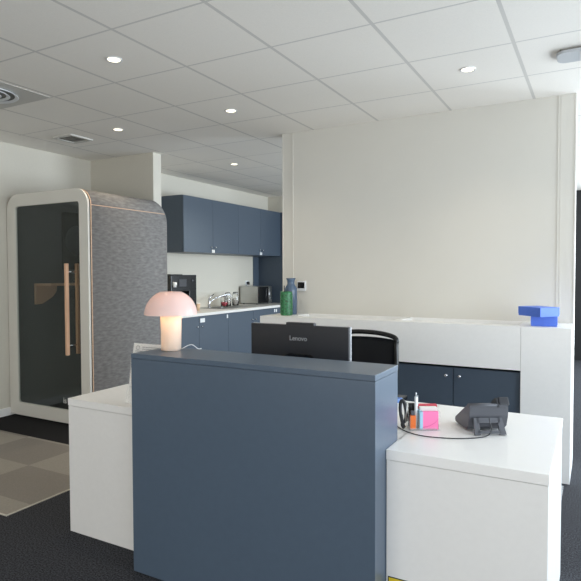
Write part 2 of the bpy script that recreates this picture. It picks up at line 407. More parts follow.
plight('booth_light', (-4.45, 3.95, 1.95), 1.0, (1, .95, .88), .08)  # added fill without a fitting, lifts the dark booth interior
# ------------------------------------------------------------------ kitchen
KX = -4.88; UF = -4.45; BF = -4.20
def cab(name, label, depth_x, zs, y0, w, group, knob_side, knob_z, front):
    z0, z1 = zs
    t = thing(name, label, 'cabinet', (KX, y0, z0), group=group)
    d = depth_x - KX
    obj('carcass', B(.001, d - .020, .001, w - .001, 0, z1 - z0, bev=.001), M['blue_cab'], t, local=True)
    dr = obj('door', B(d - .018, d, .002, w - .002, .002, z1 - z0 - .002, bev=.0015), M['blue_cab'], t, local=True)
    ky = .045 if knob_side == 'near' else w - .045
    bm = bmesh.new(); lathe(bm, [(0, -.002), (.005, -.002), (.005, .012), (.010, .014), (.011, .02), (0, .022)], n=16, mtx=Matrix.Translation((d, ky, knob_z)) @ Matrix.Rotation(PI / 2, 4, 'Y'))
    obj('knob', bm, M['chrome'], dr, local=True)
    return t, dr
ords = ['first blue wall cabinet, nearest the phone booth', 'second blue wall cabinet from the phone booth',
        'third blue wall cabinet from the phone booth, above the glass jars', 'last blue wall cabinet, beside the tall white partition']
for k in range(4):
    t, dr = cab('wall_cabinet', ords[k], UF, (1.645, 2.345), 5.385 + .597 * k, .597, 'blue wall cabinets over the kitchen worktop', 'far' if k % 2 == 0 else 'near', .075, None)
    yy = .595 - .025 if k % 2 == 0 else .004
    obj('child_lock', B(UF - KX, UF - KX + .008, yy, yy + .022, .003, .045, bev=.002), M['tag'], dr, local=True)
bords = ['blue base cabinet nearest the phone booth, partly hidden by the lamp', 'blue base cabinet behind the lamp, with a white lock plate',
         'blue base cabinet in the middle under the sink', 'blue base cabinet under the glass jars', 'last blue base cabinet, under the microwave']
for k in range(5):
    t, dr = cab('base_cabinet', bords[k], BF, (.08, .865), 4.755 + .604 * k, .604, 'blue base cabinets under the kitchen worktop', 'near' if k % 2 == 1 else 'far', .655, None)
    if k == 1: obj('lock_plate', B(BF - KX, BF - KX + .01, .01, .10, .705, .755, bev=.002), M['tag'], dr, local=True)
    if k in (1, 3): obj('child_lock', B(BF - KX, BF - KX + .009, .565, .590, .72, .765, bev=.002), M['tag'], dr, local=True)
    if k == 4: obj('child_lock', B(BF - KX, BF - KX + .009, .012, .037, .72, .765, bev=.002), M['tag'], dr, local=True)
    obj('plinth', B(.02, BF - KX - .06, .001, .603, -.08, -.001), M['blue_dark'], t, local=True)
wt = thing('kitchen_worktop', 'long white worktop along the kitchen wall, with an inset steel sink', 'worktop', (KX, 4.72, .866))
bm = bmesh.new()
sx0, sx1, sy0, sy1 = -4.76, -4.36, 6.10, 6.60
for a in ((KX + .001, BF + .02, 4.72, sy0), (KX + .001, BF + .02, sy1, 7.775), (KX + .001, sx0, sy0, sy1), (sx1, BF + .02, sy0, sy1)):
    box(bm, a[0], a[1], a[2], a[3], .867, .900)
obj('countertop', bm, M['worktop'], wt)
sk = thing('kitchen_sink', 'stainless steel sink set into the kitchen worktop beneath the tap', 'sink', (-4.56, 6.35, .9))
bm = bmesh.new(); prism(bm, rrect(sx0 - .03, sx1 + .03, sy0 - .03, sy1 + .33, .03), .9005, .904, 'z', hole=rrect(sx0 + .01, sx1 - .01, sy0 + .01, sy1 - .01, .03)); obj('rim', bm, M['steel'], sk)
bm = bmesh.new(); prism(bm, rrect(sx0 + .004, sx1 - .004, sy0 + .004, sy1 - .004, .03), .8685, .9, 'z', hole=rrect(sx0 + .012, sx1 - .012, sy0 + .012, sy1 - .012, .03)); box(bm, sx0 + .02, sx1 - .02, sy0 + .02, sy1 - .02, .8675, .8695); obj('basin', bm, M['steel'], sk)
fc = thing('kitchen_tap', 'chrome single-lever tap behind the sink', 'tap', (-4.70, 6.22, .9045))
bm = bmesh.new(); cyl(bm, .024, .9045, .915, -4.70, 6.22, bev=.002); cyl(bm, .018, .91, 1.02, -4.70, 6.22, bev=.002); obj('tap_body', bm, M['chrome'], fc)
bm = bmesh.new(); tube(bm, spline([(-4.70, 6.22, .975), (-4.66, 6.30, 1.03), (-4.60, 6.42, 1.07), (-4.56, 6.50, 1.075), (-4.548, 6.53, 1.05)]), [.009] * 20 + [.008] * 13, n=12); obj('spout', bm, M['chrome'], fc)
bm = bmesh.new(); tube(bm, [(-4.70, 6.22, 1.02), (-4.695, 6.235, 1.05), (-4.67, 6.29, 1.09)], [.016, .010, .006], n=10); obj('lever', bm, M['chrome'], fc)
# coffee machine
cm = thing('coffee_machine', 'black coffee machine on the worktop beside the phone booth', 'coffee machine', (-4.64, 5.43, .901))
bm = bmesh.new(); box(bm, -4.86, -4.62, 5.16, 5.64, .903, 1.36, bev=.008); box(bm, -4.62, -4.46, 5.16, 5.64, 1.16, 1.36, bev=.006); box(bm, -4.62, -4.46, 5.50, 5.64, .903, 1.17, bev=.006); obj('body', bm, M['black_gloss'], cm)
bm = bmesh.new(); box(bm, -4.62, -4.46, 5.17, 5.49, .903, .93, bev=.003); obj('drip_tray', bm, M['black'], cm)
bm = bmesh.new(); cyl(bm, .026, 1.235, 1.275, -4.44, 5.20, bev=.004); cyl(bm, .020, 1.215, 1.236, -4.44, 5.20); obj('dial', bm, M['tag'], cm)
bm = bmesh.new(); cyl(bm, .035, 1.10, 1.16, -4.54, 5.30, bev=.004); cyl(bm, .012, 1.07, 1.10, -4.54, 5.29); obj('spout', bm, M['silver'], cm)
bm = bmesh.new(); box(bm, -4.458, -4.455, 5.30, 5.44, 1.22, 1.31); obj('display', bm, M['phone_dark'], cm)
bm = bmesh.new(); cyl(bm, .012, 0, .006, mtx=Matrix.Translation((-4.46, 5.56, 1.29)) @ Matrix.Rotation(PI / 2, 4, 'Y')); obj('button', bm, M['phone'], cm)
bm = bmesh.new(); box(bm, -4.80, -4.50, 5.20, 5.42, 1.36, 1.370, bev=.003); obj('bean_lid', bm, M['black'], cm)
pc = thing('paper_cup', 'tan paper cup beside the black coffee machine', 'cup', (-4.50, 5.705, .901))
bm = bmesh.new(); lathe(bm, [(0, .901), (.028, .901), (.038, .995), (.036, .995), (.027, .906), (0, .906)], -4.50, 5.705, 24); obj('cup_wall', bm, M['kraft'], pc)
bm = bmesh.new(); lathe(bm, [(.036, .992), (.040, .994), (.040, .999), (.036, .999), (.036, .992)], -4.50, 5.705, 24); obj('rolled_rim', bm, M['paper'], pc)
# jars
jl = [('clip-top glass jar with red sweets, nearest the tap', M['red_sweets'], .052, .060, 6.48, -4.63, .165),
      ('clip-top glass jar with pale contents, middle of the three', M['coffee_beans'], .050, .12, 6.62, -4.67, .20),
      ('clip-top glass jar with pale contents, nearest the microwave', M['coffee_beans'], .050, .10, 6.83, -4.68, .20)]
JZ = .905
for lab, cm_, r, fill, y, x, h in jl:
    j = thing('glass_jar', lab, 'jar', (x, y, JZ), group='glass jars on the kitchen worktop')
    bm = bmesh.new(); lathe(bm, [(0, JZ), (r - .004, JZ), (r, JZ + .006), (r, JZ + h * .72), (r * .8, JZ + h * .82), (r * .8, JZ + h * .86), (r * .74, JZ + h * .86), (r * .74, JZ + h * .8), (r - .004, JZ + h * .7), (r - .004, JZ + .008), (0, JZ + .007)], x, y, 28); obj('glass_body', bm, M['glass'], j)
    bm = bmesh.new(); cyl(bm, r - .006, JZ + .009, JZ + fill, x, y, bev=.008); obj('contents', bm, cm_, j)
    bm = bmesh.new(); lathe(bm, [(0, JZ + h * .87), (r * .8, JZ + h * .87), (r * .84, JZ + h * .9), (r * .7, JZ + h * .98), (0, JZ + h)], x, y, 28); obj('glass_lid', bm, M['glass'], j)
    bm = bmesh.new(); tube(bm, [(x + r * .83 * math.cos(a), y + r * .83 * math.sin(a), JZ + h * .85) for a in [k * PI / 8 for k in range(16)]], .002, 6, closed=True)
    tube(bm, spline([(x + r * .83, y, JZ + h * .85), (x + r * .95, y, JZ + h * .93), (x + r * .5, y, JZ + h * 1.02), (x, y, JZ + h * 1.01)]), .0018, 6); obj('wire_clip', bm, M['chrome'], j)
# microwave
mw = thing('microwave', 'stainless steel microwave oven on the worktop at the kitchen end', 'microwave', (-4.66, 7.38, .901))
mx0, mx1, my0, my1, mz0, mz1 = -4.85, -4.53, 7.21, 7.61, .912, 1.175
obj('housing', B(mx0, mx1, my0, my1, mz0, mz1, bev=.005), M['steel'], mw)
dr = obj('door', B(mx1, mx1 + .016, my0 + .004, my1 - .11, mz0 + .006, mz1 - .006, bev=.003), M['black_gloss'], mw)
bm = bmesh.new(); tube(bm, [(mx1 + .018, my1 - .125, mz0 + .03), (mx1 + .036, my1 - .125, mz0 + .04), (mx1 + .036, my1 - .125, mz1 - .04), (mx1 + .018, my1 - .125, mz1 - .03)], .006, 8); obj('door_handle', bm, M['chrome'], dr)
cp = obj('control_panel', B(mx1, mx1 + .016, my1 - .105, my1 - .004, mz0 + .006, mz1 - .006, bev=.003), M['steel'], mw)
for z in (mz0 + .07, mz0 + .15):
    bm = bmesh.new(); cyl(bm, .018, 0, .014, mtx=Matrix.Translation((mx1 + .016, my1 - .055, z)) @ Matrix.Rotation(PI / 2, 4, 'Y'), bev=.002); obj('dial', bm, M['chrome'], cp)
for x in (mx0 + .04, mx1 - .04):
    for y in (my0 + .04, my1 - .04):
        bm = bmesh.new(); cyl(bm, .012, .9005, .913, x, y, 12); obj('foot', bm, M['black'], mw)
pl = thing('power_plug', 'black plug in the wall socket above the microwave', 'plug', (KX, 7.44, 1.22))
obj('socket', B(KX, KX + .006, 7.40, 7.48, 1.18, 1.26, bev=.002), M['tag'], pl)
bm = bmesh.new(); cyl(bm, .020, 0, .04, mtx=Matrix.Translation((KX + .006, 7.44, 1.225)) @ Matrix.Rotation(PI / 2, 4, 'Y'), bev=.003); obj('plug_body', bm, M['black'], pl)
bm = bmesh.new(); tube(bm, spline([(KX + .045, 7.44, 1.225), (KX + .052, 7.44, 1.20), (KX + .030, 7.43, 1.20), (KX + .018, 7.42, 1.192), (KX + .012, 7.40, 1.185)]), .004, 8); obj('cord', bm, M['black'], pl)
ep = thing('end_panel', 'dark blue tall panel closing the kitchen run beside the white partition', 'panel', (-4.54, 7.79, 0))
obj('board', B(KX + .001, BF + .03, 7.780, 7.80, 0, 2.345, bev=.001), M['blue_cab'], ep)
obj('splash_board', B(KX + .001, KX + .012, 7.62, 7.779, .902, 1.643), M['blue_cab'], ep)
S_ = None

# ------------------------------------------------------------------ white back counter with troughs
FY = 4.03; CT = 1.02
bc = thing('back_counter', 'long white counter with planter troughs along the tall white partition', 'counter', (-1.34, 4.25, 0))
bm = bmesh.new()
xl, xr = -2.51, -.143
box(bm, xl, -.449, FY, 4.165, .722, CT); box(bm, xl, -.449, 4.45, 4.474, .722, CT)
box(bm, xl, -2.255, 4.165, 4.45, .722, CT); box(bm, -1.375, -1.325, 4.165, 4.45, .722, CT); box(bm, -.475, -.449, 4.165, 4.45, .722, CT)
box(bm, -2.255, -.475, 4.165, 4.45, .722, .93)
obj('trough_casing', bm, M['white_lam'], bc)
obj('end_block', B(-.4475, xr, FY, 4.474, 0, CT, bev=.0015), M['white_lam'], bc)
obj('end_block', B(xl, -2.26, FY, 4.474, 0, .721, bev=.0015), M['white_lam'], bc)
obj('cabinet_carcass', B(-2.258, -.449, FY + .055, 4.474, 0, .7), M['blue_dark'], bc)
for k in range(4):
    x1 = -.4505 - .4515 * k; x0 = x1 - .446
    d = obj('door', B(x0, x1, FY + .028, FY + .046, .06, .703, bev=.0015), M['blue_cab'], bc)
    kx = x0 + .045 if k % 2 == 0 else x1 - .045
    bm = bmesh.new(); lathe(bm, [(0, 0), (.006, 0), (.006, .012), (.012, .016), (.013, .022), (.009, .027), (0, .028)], n=20, mtx=Matrix.Translation((kx, FY + .028, .645)) @ Matrix.Rotation(PI / 2, 4, 'X')); obj('knob', bm, M['chrome'], d)

def card_box(z, x, y, rz, w, d, h, label):
    t = thing('storage_box', label, 'box', (x, y, z), rz, 'blue boxes stacked on the back counter')
    obj('box_body', B(-w / 2 + .002, w / 2 - .002, -d / 2 + .002, d / 2 - .002, 0, h * .6, bev=.001), M['blue_box'], t, local=True)
    bm = bmesh.new(); box(bm, -w / 2, w / 2, -d / 2, d / 2, h * .18, h, bev=.0015); obj('lid', bm, M['blue_box'], t, local=True)
card_box(CT + .0005, -.317, 4.165, math.radians(5), .165, .11, .067, 'lower bright blue box on the right end of the white counter')
card_box(CT + .068, -.350, 4.15, math.radians(48), .162, .205, .062, 'upper bright blue box, turned askew on top of the other')
vs = thing('green_vase', 'green glazed ribbed vase with a thin straw on the white counter', 'vase', (-2.348, 4.20, CT))
bm = bmesh.new(); pr = [(0, CT + .0005), (.049, CT + .0005), (.052, CT + .008)]
for k in range(12): z = CT + .012 + k * .0145; pr += [(.053, z), (.0545, z + .007)]
pr += [(.051, CT + .19), (.051, CT + .203), (.045, CT + .205), (.045, CT + .02), (0, CT + .018)]
lathe(bm, pr, -2.348, 4.20, 36); obj('vase_body', bm, M['green'], vs)
bm = bmesh.new(); tube(bm, [(-2.362, 4.20, CT + .02), (-2.372, 4.205, CT + .255)], .005, 10); obj('stem', bm, M['phone'], vs)
BX, BYv = -2.368, 4.318
vb = thing('blue_vase', 'tall blue glazed bottle vase with a flared neck on the white counter', 'vase', (BX, BYv, CT))
bm = bmesh.new(); lathe(bm, [(0, CT + .0005), (.050, CT + .0005), (.055, CT + .01), (.056, CT + .205), (.054, CT + .228), (.044, CT + .247), (.034, CT + .264), (.032, CT + .278), (.035, CT + .298), (.044, CT + .318), (.041, CT + .318), (.029, CT + .29), (.027, CT + .27), (.034, CT + .24), (.048, CT + .2), (.048, CT + .02), (0, CT + .018)], BX, BYv, 40); obj('vase_body', bm, M['blue_glaze'], vb)
th = thing('wall_thermostat', 'small square thermostat with dark screen on the white partition', 'thermostat', (-2.34, WY, 1.266))
obj('plate', B(-2.385, -2.297, WY - .016, WY, 1.222, 1.310, bev=.004), M['tag'], th)
obj('screen', B(-2.374, -2.308, WY - .018, WY - .015, 1.246, 1.300), M['black_gloss'], th)

# ------------------------------------------------------------------ white reception desk
DZ = .720; DX0, DX1, DY0, DY1, DYL = -2.478, -.131, 2.005, 2.82, 2.03
rd = thing('reception_desk', 'wide white reception desk wrapping behind the blue counter', 'desk', ((DX0 + DX1) / 2, (DY0 + DY1) / 2, 0))
bm = bmesh.new()
box(bm, DX0, -1.8745, DYL, DY1, DZ - .038, DZ, bev=.0012); box(bm, -.6915, DX1, DY0, DY1, DZ - .038, DZ, bev=.0012); box(bm, -1.88, -.685, 2.150, DY1, DZ - .038, DZ, bev=.0012)
obj('worktop', bm, M['white_gl'], rd)
obj('side_panel', B(DX0 + .002, DX0 + .022, DYL + .021, DY1 - .01, 0, DZ - .040), M['white_lam'], rd)
obj('side_panel', B(DX1 - .022, DX1 - .002, DY0 + .021, DY1 - .01, 0, DZ - .040), M['white_lam'], rd)
obj('front_panel', B(DX0 + .002, -1.876, DYL + .002, DYL + .020, 0, DZ - .040, bev=.001), M['white_lam'], rd)
obj('front_panel', B(-.6905, DX1 - .002, DY0 + .002, DY0 + .020, 0, DZ - .040, bev=.001), M['white_lam'], rd)
st = obj('warning_sticker', B(-.684, -.55, DY0 + .0012, DY0 + .0019, .12, .236), M['ink'], rd)
st.data.materials[0] = M['black']
obj('sticker_face', B(-.680, -.554, DY0 + .0005, DY0 + .0012, .124, .232), M['yellow'], st)['label'] = 'yellow face of the sticker'
# ------------------------------------------------------------------ slate blue high counter
CX0, CX1, CY0, CY1, CZ = -1.874, -.692, 1.887, 2.145, 1.020
rc = thing('reception_counter', 'slate blue high reception counter standing in front of the white desk', 'counter', ((CX0 + CX1) / 2, 2.05, 0))
obj('top_board', B(CX0, CX1, CY0, CY1, CZ - .022, CZ, bev=.001), M['blue_lam'], rc)
obj('front_panel', B(CX0, CX1, CY0 + .001, CY0 + .020, .005, CZ - .0235, bev=.001), M['blue_lam'], rc)
obj('side_panel', B(CX1 - .02, CX1 - .001, CY0 + .021, CY1, .005, CZ - .0235), M['blue_lam'], rc)
obj('side_panel', B(CX0 + .001, CX0 + .02, CY0 + .021, CY1, .005, CZ - .0235), M['blue_lam'], rc)
obj('rear_panel', B(CX0 + .021, CX1 - .021, CY1 - .02, CY1, .005, CZ - .0235), M['blue_lam'], rc)
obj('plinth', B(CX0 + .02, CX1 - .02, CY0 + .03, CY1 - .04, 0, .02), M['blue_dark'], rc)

# ------------------------------------------------------------------ table lamp
LX, LY = -1.782, 2.058
tl = thing('table_lamp', 'mushroom table lamp with pink opal shade, glowing on the blue counter', 'lamp', (LX, LY, CZ))
z = CZ + .0008
bm = bmesh.new(); lathe(bm, [(0, z), (.044, z), (.047, z + .003), (.049, z + .12), (.050, z + .195), (.047, z + .195), (.046, z + .12), (.044, z + .006), (0, z + .005)], LX, LY, 48); obj('lamp_base', bm, M['opal_base'], tl)
bm = bmesh.new(); pr = []
Rr = .124; zb = z + .170; hh = .108
for k in range(15):
    a = k / 14 * math.radians(66); pr.append((Rr * math.cos(a), zb + (hh) * math.sin(a) / math.sin(math.radians(66))))
o2 = [(max(r - .004, 0), zz - (.004 if i else 0)) for i, (r, zz) in enumerate(pr)]
lathe(bm, pr + [(0, zb + hh + .002)] + [(0, zb + hh - .003)] + o2[::-1] + [pr[0]], LX, LY, 64); obj('lamp_shade', bm, M['opal_shade'], tl)
bm = bmesh.new(); cyl(bm, .058, z + .152, z + .158, LX, LY); 
bm.free()
bm = bmesh.new(); tube(bm, spline([(LX + .046, LY + .02, CZ + .006), (LX + .07, LY + .04, CZ + .022), (LX + .09, LY + .05, CZ + .024), (LX + .105, LY + .07, CZ + .005), (LX + .11, LY + .09, CZ + .004)]), .002, 8); obj('cord', bm, M['tag'], tl)
plight('lamp_bulb', (LX, LY, CZ + .165), .19, (1, .55, .22), .018)
plight('lamp_upper_bulb', (LX, LY, CZ + .230), .07, (1, .62, .34), .02)

# ------------------------------------------------------------------ leaflet stand
ls = thing('leaflet_stand', 'white printed card leaning in a clear stand on the left desk wing', 'sign', (-2.02, 2.14, DZ))
def sheet(x0, x1, z0, z1, off, th):
    t = bmesh.new(); vs = []
    for dy in (0, th):
        for (x, zz) in ((x0, z0), (x1, z0), (x1, z1), (x0, z1)):
            vs.append(t.verts.new((x, 2.10 + (zz - DZ) * .20 + dy + off, zz)))
    for f in ((0, 1, 2, 3), (7, 6, 5, 4), (0, 4, 5, 1), (1, 5, 6, 2), (2, 6, 7, 3), (3, 7, 4, 0)): t.faces.new([vs[i] for i in f])
    bmesh.ops.recalc_face_normals(t, faces=t.faces[:]); return t
obj('card', sheet(-2.120, -1.905, DZ + .008, DZ + .302, 0, .002), M['paper'], ls)
obj('clear_cover', sheet(-2.124, -1.901, DZ + .004, DZ + .306, -.004, .002), M['acrylic'], ls)
bm = bmesh.new()
for k, (x, w, zz) in enumerate(((-2.06, .12, .284), (-2.06, .09, .274), (-2.105, .17, .262), (-2.105, .17, .20), (-2.105, .16, .18), (-2.105, .17, .10), (-2.105, .15, .08))):
    merge(bm, sheet(x, x + w, DZ + zz, DZ + zz + .003, -.0015, .001))
for a in range(10):
    an = a / 10 * 2 * PI; merge(bm, sheet(-2.092 + .012 * math.cos(an), -2.087 + .012 * math.cos(an), DZ + .279 + .010 * math.sin(an), DZ + .282 + .010 * math.sin(an), -.0015, .001))
obj('print', bm, M['ink'], ls)
bm = bmesh.new(); box(bm, -2.124, -1.901, 2.095, 2.24, DZ + .0005, DZ + .003); obj('foot_plate', bm, M['acrylic'], ls)

# ------------------------------------------------------------------ computer monitor
MY = 2.50
mo = thing('computer_monitor', 'black computer monitor seen from behind, above the blue counter', 'monitor', (-1.32, MY + .03, DZ))
obj('back_cover', B(-1.613, -1.052, MY, MY + .022, .80, 1.121, bev=.003), M['black'], mo)
obj('display_bezel', B(-1.614, -1.051, MY + .022, MY + .031, .799, 1.122, bev=.001), M['silver'], mo)
obj('screen', B(-1.608, -1.057, MY + .031, MY + .032, .806, 1.116), M['black_gloss'], mo)
obj('webcam_bump', B(-1.402, -1.242, MY + .001, MY + .03, 1.115, 1.134, bev=.004), M['black'], mo)
lettering('logo', 'Lenovo', .034, M['greytext'], mo, face_minus_y(-1.330, MY - .0008, 1.053))
bm = bmesh.new(); prism(bm, [(-1.40, .86), (-1.24, .86), (-1.245, .965), (-1.262, .975), (-1.378, .975), (-1.395, .965)], MY - .03, MY, 'y'); obj('stand_mount', bm, M['black_gloss'], mo)
bm = bmesh.new(); box(bm, -1.36, -1.28, MY - .045, MY - .02, .733, .965, bev=.004); obj('stand_column', bm, M['black'], mo)
bm = bmesh.new(); prism(bm, rrect(-1.44, -1.20, MY - .10, MY + .10, .02), DZ + .0012, DZ + .012, 'z'); obj('stand_base', bm, M['black'], mo)

# ------------------------------------------------------------------ office chair
ocx, ocy = -1.292, 3.12
oc = thing('office_chair', 'black mesh-back office chair behind the monitor', 'chair', (ocx, ocy, 0))
BY = 3.33
fr = [(ocx - .20, .60), (ocx - .215, .80), (ocx - .205, .95), (ocx - .185, .985), (ocx - .10, 1.003), (ocx, 1.006), (ocx + .10, 1.000), (ocx + .175, .985), (ocx + .20, .965), (ocx + .198, .93), (ocx + .205, .80), (ocx + .19, .60)]
def by(x, z): return BY + .02 * math.cos((x - ocx) * 6) + (z - .8) * .12
pts = spline([(x, by(x, zz), zz) for x, zz in fr] + [(ocx + .10, by(ocx, .58), .575), (ocx - .10, by(ocx, .58), .575), (ocx - .20, by(ocx - .2, .6), .60)], 5)[:-1]
bm = bmesh.new(); tube(bm, pts, .015, 10, closed=True); obj('back_frame', bm, M['black_gloss'], oc)
bm = bmesh.new(); t = bmesh.new(); cols = 12; zs_ = [.59, .7, .8, .9, .95, .977]
g = []
for zz in zs_:
    row = []
    for k in range(cols + 1):
        u = k / cols * 2 - 1; wz = .20
        topdrop = .012 * u * u if zz > .94 else 0
        x = ocx + u * wz; row.append(t.verts.new((x, by(x, zz), zz - topdrop)))
    g.append(row)
for a, b in zip(g, g[1:]):
    for k in range(cols): t.faces.new((a[k], a[k + 1], b[k + 1], b[k])).smooth = True
r = bmesh.ops.solidify(t, geom=t.faces[:], thickness=.004); merge(bm, t); obj('mesh_back', bm, M['black'], oc)
bm = bmesh.new(); box(bm, ocx - .24, ocx + .24, ocy - .24, ocy + .22, .43, .50, bev=.025); obj('seat', bm, M['black'], oc)
bm = bmesh.new(); tube(bm, spline([(ocx, ocy, .42), (ocx, ocy + .22, .41), (ocx, BY + .035, .50), (ocx, BY + .025, .66)]), .022, 10); obj('back_support', bm, M['black_gloss'], oc)
for s in (-1, 1):
    bm = bmesh.new(); tube(bm, spline([(ocx + s * .20, ocy, .425), (ocx + s * .27, ocy, .45), (ocx + s * .275, ocy, .63)]), .016, 8); box(bm, ocx + s * .275 - .035, ocx + s * .275 + .035, ocy - .12, ocy + .12, .63, .655, bev=.01); obj('armrest', bm, M['black_gloss'], oc)
bm = bmesh.new(); cyl(bm, .027, .12, .43, ocx, ocy); obj('gas_lift', bm, M['chrome'], oc)
bm = bmesh.new(); cyl(bm, .05, .075, .13, ocx, ocy, bev=.01)
for k in range(5):
    a = k * 2 * PI / 5 + .3; tube(bm, [(ocx, ocy, .11), (ocx + .29 * math.cos(a), ocy + .29 * math.sin(a), .08)], [.028, .016], 8)
sb = obj('star_base', bm, M['black_gloss'], oc)
for k in range(5):
    a = k * 2 * PI / 5 + .3; bm = bmesh.new()
    for s in (-1, 1): cyl(bm, .028, -.009 + s * .014, .009 + s * .014, n=20, mtx=Matrix.Translation((ocx + .29 * math.cos(a), ocy + .29 * math.sin(a), .0325)) @ Matrix.Rotation(a + .8, 4, 'Z') @ Matrix.Rotation(PI / 2, 4, 'X'))
    box(bm, ocx + .29 * math.cos(a) - .01, ocx + .29 * math.cos(a) + .01, ocy + .29 * math.sin(a) - .01, ocy + .29 * math.sin(a) + .01, .03, .08)
    obj('castor', bm, M['black'], sb)
cmt = obj('chair_mat', B(-2.1, -.175, 2.95, 3.98, .0005, .0035, bev=.001), M['chairmat']); tag(cmt, 'clear plastic floor mat under the office chair behind the white desk', 'floor mat')

# ------------------------------------------------------------------ desk organizer and stationery
A = math.radians(28.8)
OX, OY = -.660, 2.300
def L2W(x, y, z=0): c, s = math.cos(A), math.sin(A); return (OX + x * c - y * s, OY + x * s + y * c, DZ + z)
og = thing('desk_organizer', 'clear acrylic organizer holding notes and pens on the right desk wing', 'organizer', (OX, OY, DZ + .0005), A)
# px/m about 229 -> local x: 0 is px ~418
bm = bmesh.new()
box(bm, -.028, .085, 0, .003, 0, .012); box(bm, -.028, .105, .075, .078, 0, .085); box(bm, -.028, -.025, .003, .075, 0, .06); box(bm, .010, .013, .003, .075, 0, .07); box(bm, .098, .101, .003, .075, 0, .08); box(bm, -.028, .101, 0, .078, 0, .003)
obj('clear_tray', bm, M['acrylic'], og, local=True)
def small(name, label, cat, bm, m, base, rz=A):
    o = bpy.data.objects.new(name, None); COL.objects.link(o); return o
def loc_thing(name, label, cat, x, y, z=.0045):
    return thing(name, label, cat, L2W(x, y, z), A)
t = loc_thing('sticky_note_pad', 'pink sticky note pad standing in the clear organizer', 'note pad', .057, .012)
obj('pad', B(-.037, .037, -.005, .009, 0, .076, bev=.001), M['pink'], t, local=True)
bm = bmesh.new(); tube(bm, [(-.036, -.0052, .006), (0, -.0056, .016), (.022, -.0056, .028), (.036, -.0052, .045)], .0008, 5); obj('flap_edge', bm, mat('deep_pink', rgb(214, 90, 150), .6), t, local=True)
t = loc_thing('sticky_note_pad', 'light blue sticky notes left of the pink pad in the organizer', 'note pad', .022, .016); obj('pad', B(-.0065, .0065, -.010, .045, 0, .076, bev=.001), M['lightblue'], t, local=True)
t = loc_thing('paper_note_block', 'white note block behind the pink pad in the organizer', 'note pad', .058, .043); obj('pad', B(-.036, .036, -.015, .013, 0, .088, bev=.001), M['paper'], t, local=True)
t = loc_thing('marker_pen', 'orange marker pen standing left of the blue notes', 'pen', -.011, .016)
bm = bmesh.new(); box(bm, -.013, .011, -.006, .010, 0, .058, bev=.003); obj('barrel', bm, M['orange'], t, local=True)
bm = bmesh.new(); box(bm, -.009, .007, -.003, .007, .058, .078, bev=.003); obj('cap', bm, M['phone'], t, local=True)
t = loc_thing('ballpoint_pen', 'white ballpoint pen standing upright in the organizer', 'pen', .004, .030)
bm = bmesh.new(); cyl(bm, .0065, 0, .135, n=14, bev=.001); obj('barrel', bm, M['tag'], t, local=True)
bm = bmesh.new(); cyl(bm, .003, .135, .152, n=12, bev=.001); obj('push_button', bm, M['silver'], t, local=True)
bm = bmesh.new(); box(bm, .006, .009, -.002, .002, .095, .14); obj('clip', bm, M['silver'], t, local=True)
t = loc_thing('scissors', 'scissors with black looped handles standing at the organizer left end', 'scissors', -.046, .035, .0008)
bm = bmesh.new(); tube(bm, [(-.004 + .012 * math.cos(a) - .004 * math.sin(a) * 1, .0, .075 + .047 * math.sin(a)) for a in [k * PI / 10 for k in range(20)]], .0072, 8, closed=True)
tube(bm, spline([(-.006, 0, .03), (-.008, 0, .015), (0, 0, .002)]), .006, 8); tube(bm, spline([(-.012, 0, .06), (-.008, 0, .03), (.002, 0, .006)]), .007, 8); obj('handle', bm, M['black'], t, local=True)
bm = bmesh.new(); tube(bm, spline([(.004, .006, .118), (.010, .008, .085), (.014, .006, .06), (.018, .006, .03)]), .0045, 8); tube(bm, [(.006, -.004, .03), (.012, -.004, .115)], .004, 8); obj('blade', bm, M['steel'], t, local=True)
t = loc_thing('stapler', 'black stapler standing behind the pens in the organizer', 'stapler', .000, .062)
bm = bmesh.new(); box(bm, -.022, .004, -.008, .008, .0, .100, bev=.003); obj('body', bm, M['black_gloss'], t, local=True)
t = loc_thing('red_clip_case', 'flat red plastic case lying behind the white note block', 'case', .060, .100, .0008)
bm = bmesh.new(); box(bm, -.045, .05, -.012, .012, 0, .09, bev=.003); obj('case_body', bm, M['red'], t, local=True)
t = thing('tape_roll', 'blue roll lying on the desk behind the counter corner', 'tape roll', (-.90, 2.775, DZ))
bm = bmesh.new(); lathe(bm, [(.018, DZ + .0005), (.028, DZ + .0005), (.029, DZ + .004), (.029, DZ + .018), (.018, DZ + .02), (.018, DZ + .0005)], -.90, 2.775, 28); obj('roll', bm, mat('light_blue_plastic', rgb(130, 165, 230), .4), t)

# ------------------------------------------------------------------ desk phone (seen from behind)
PA = math.radians(30)
ph = thing('desk_phone', 'charcoal desk telephone seen from behind on the right desk wing', 'telephone', (-.404, 2.425, DZ + .0005), PA)
ph.scale = (1, 1, .935)
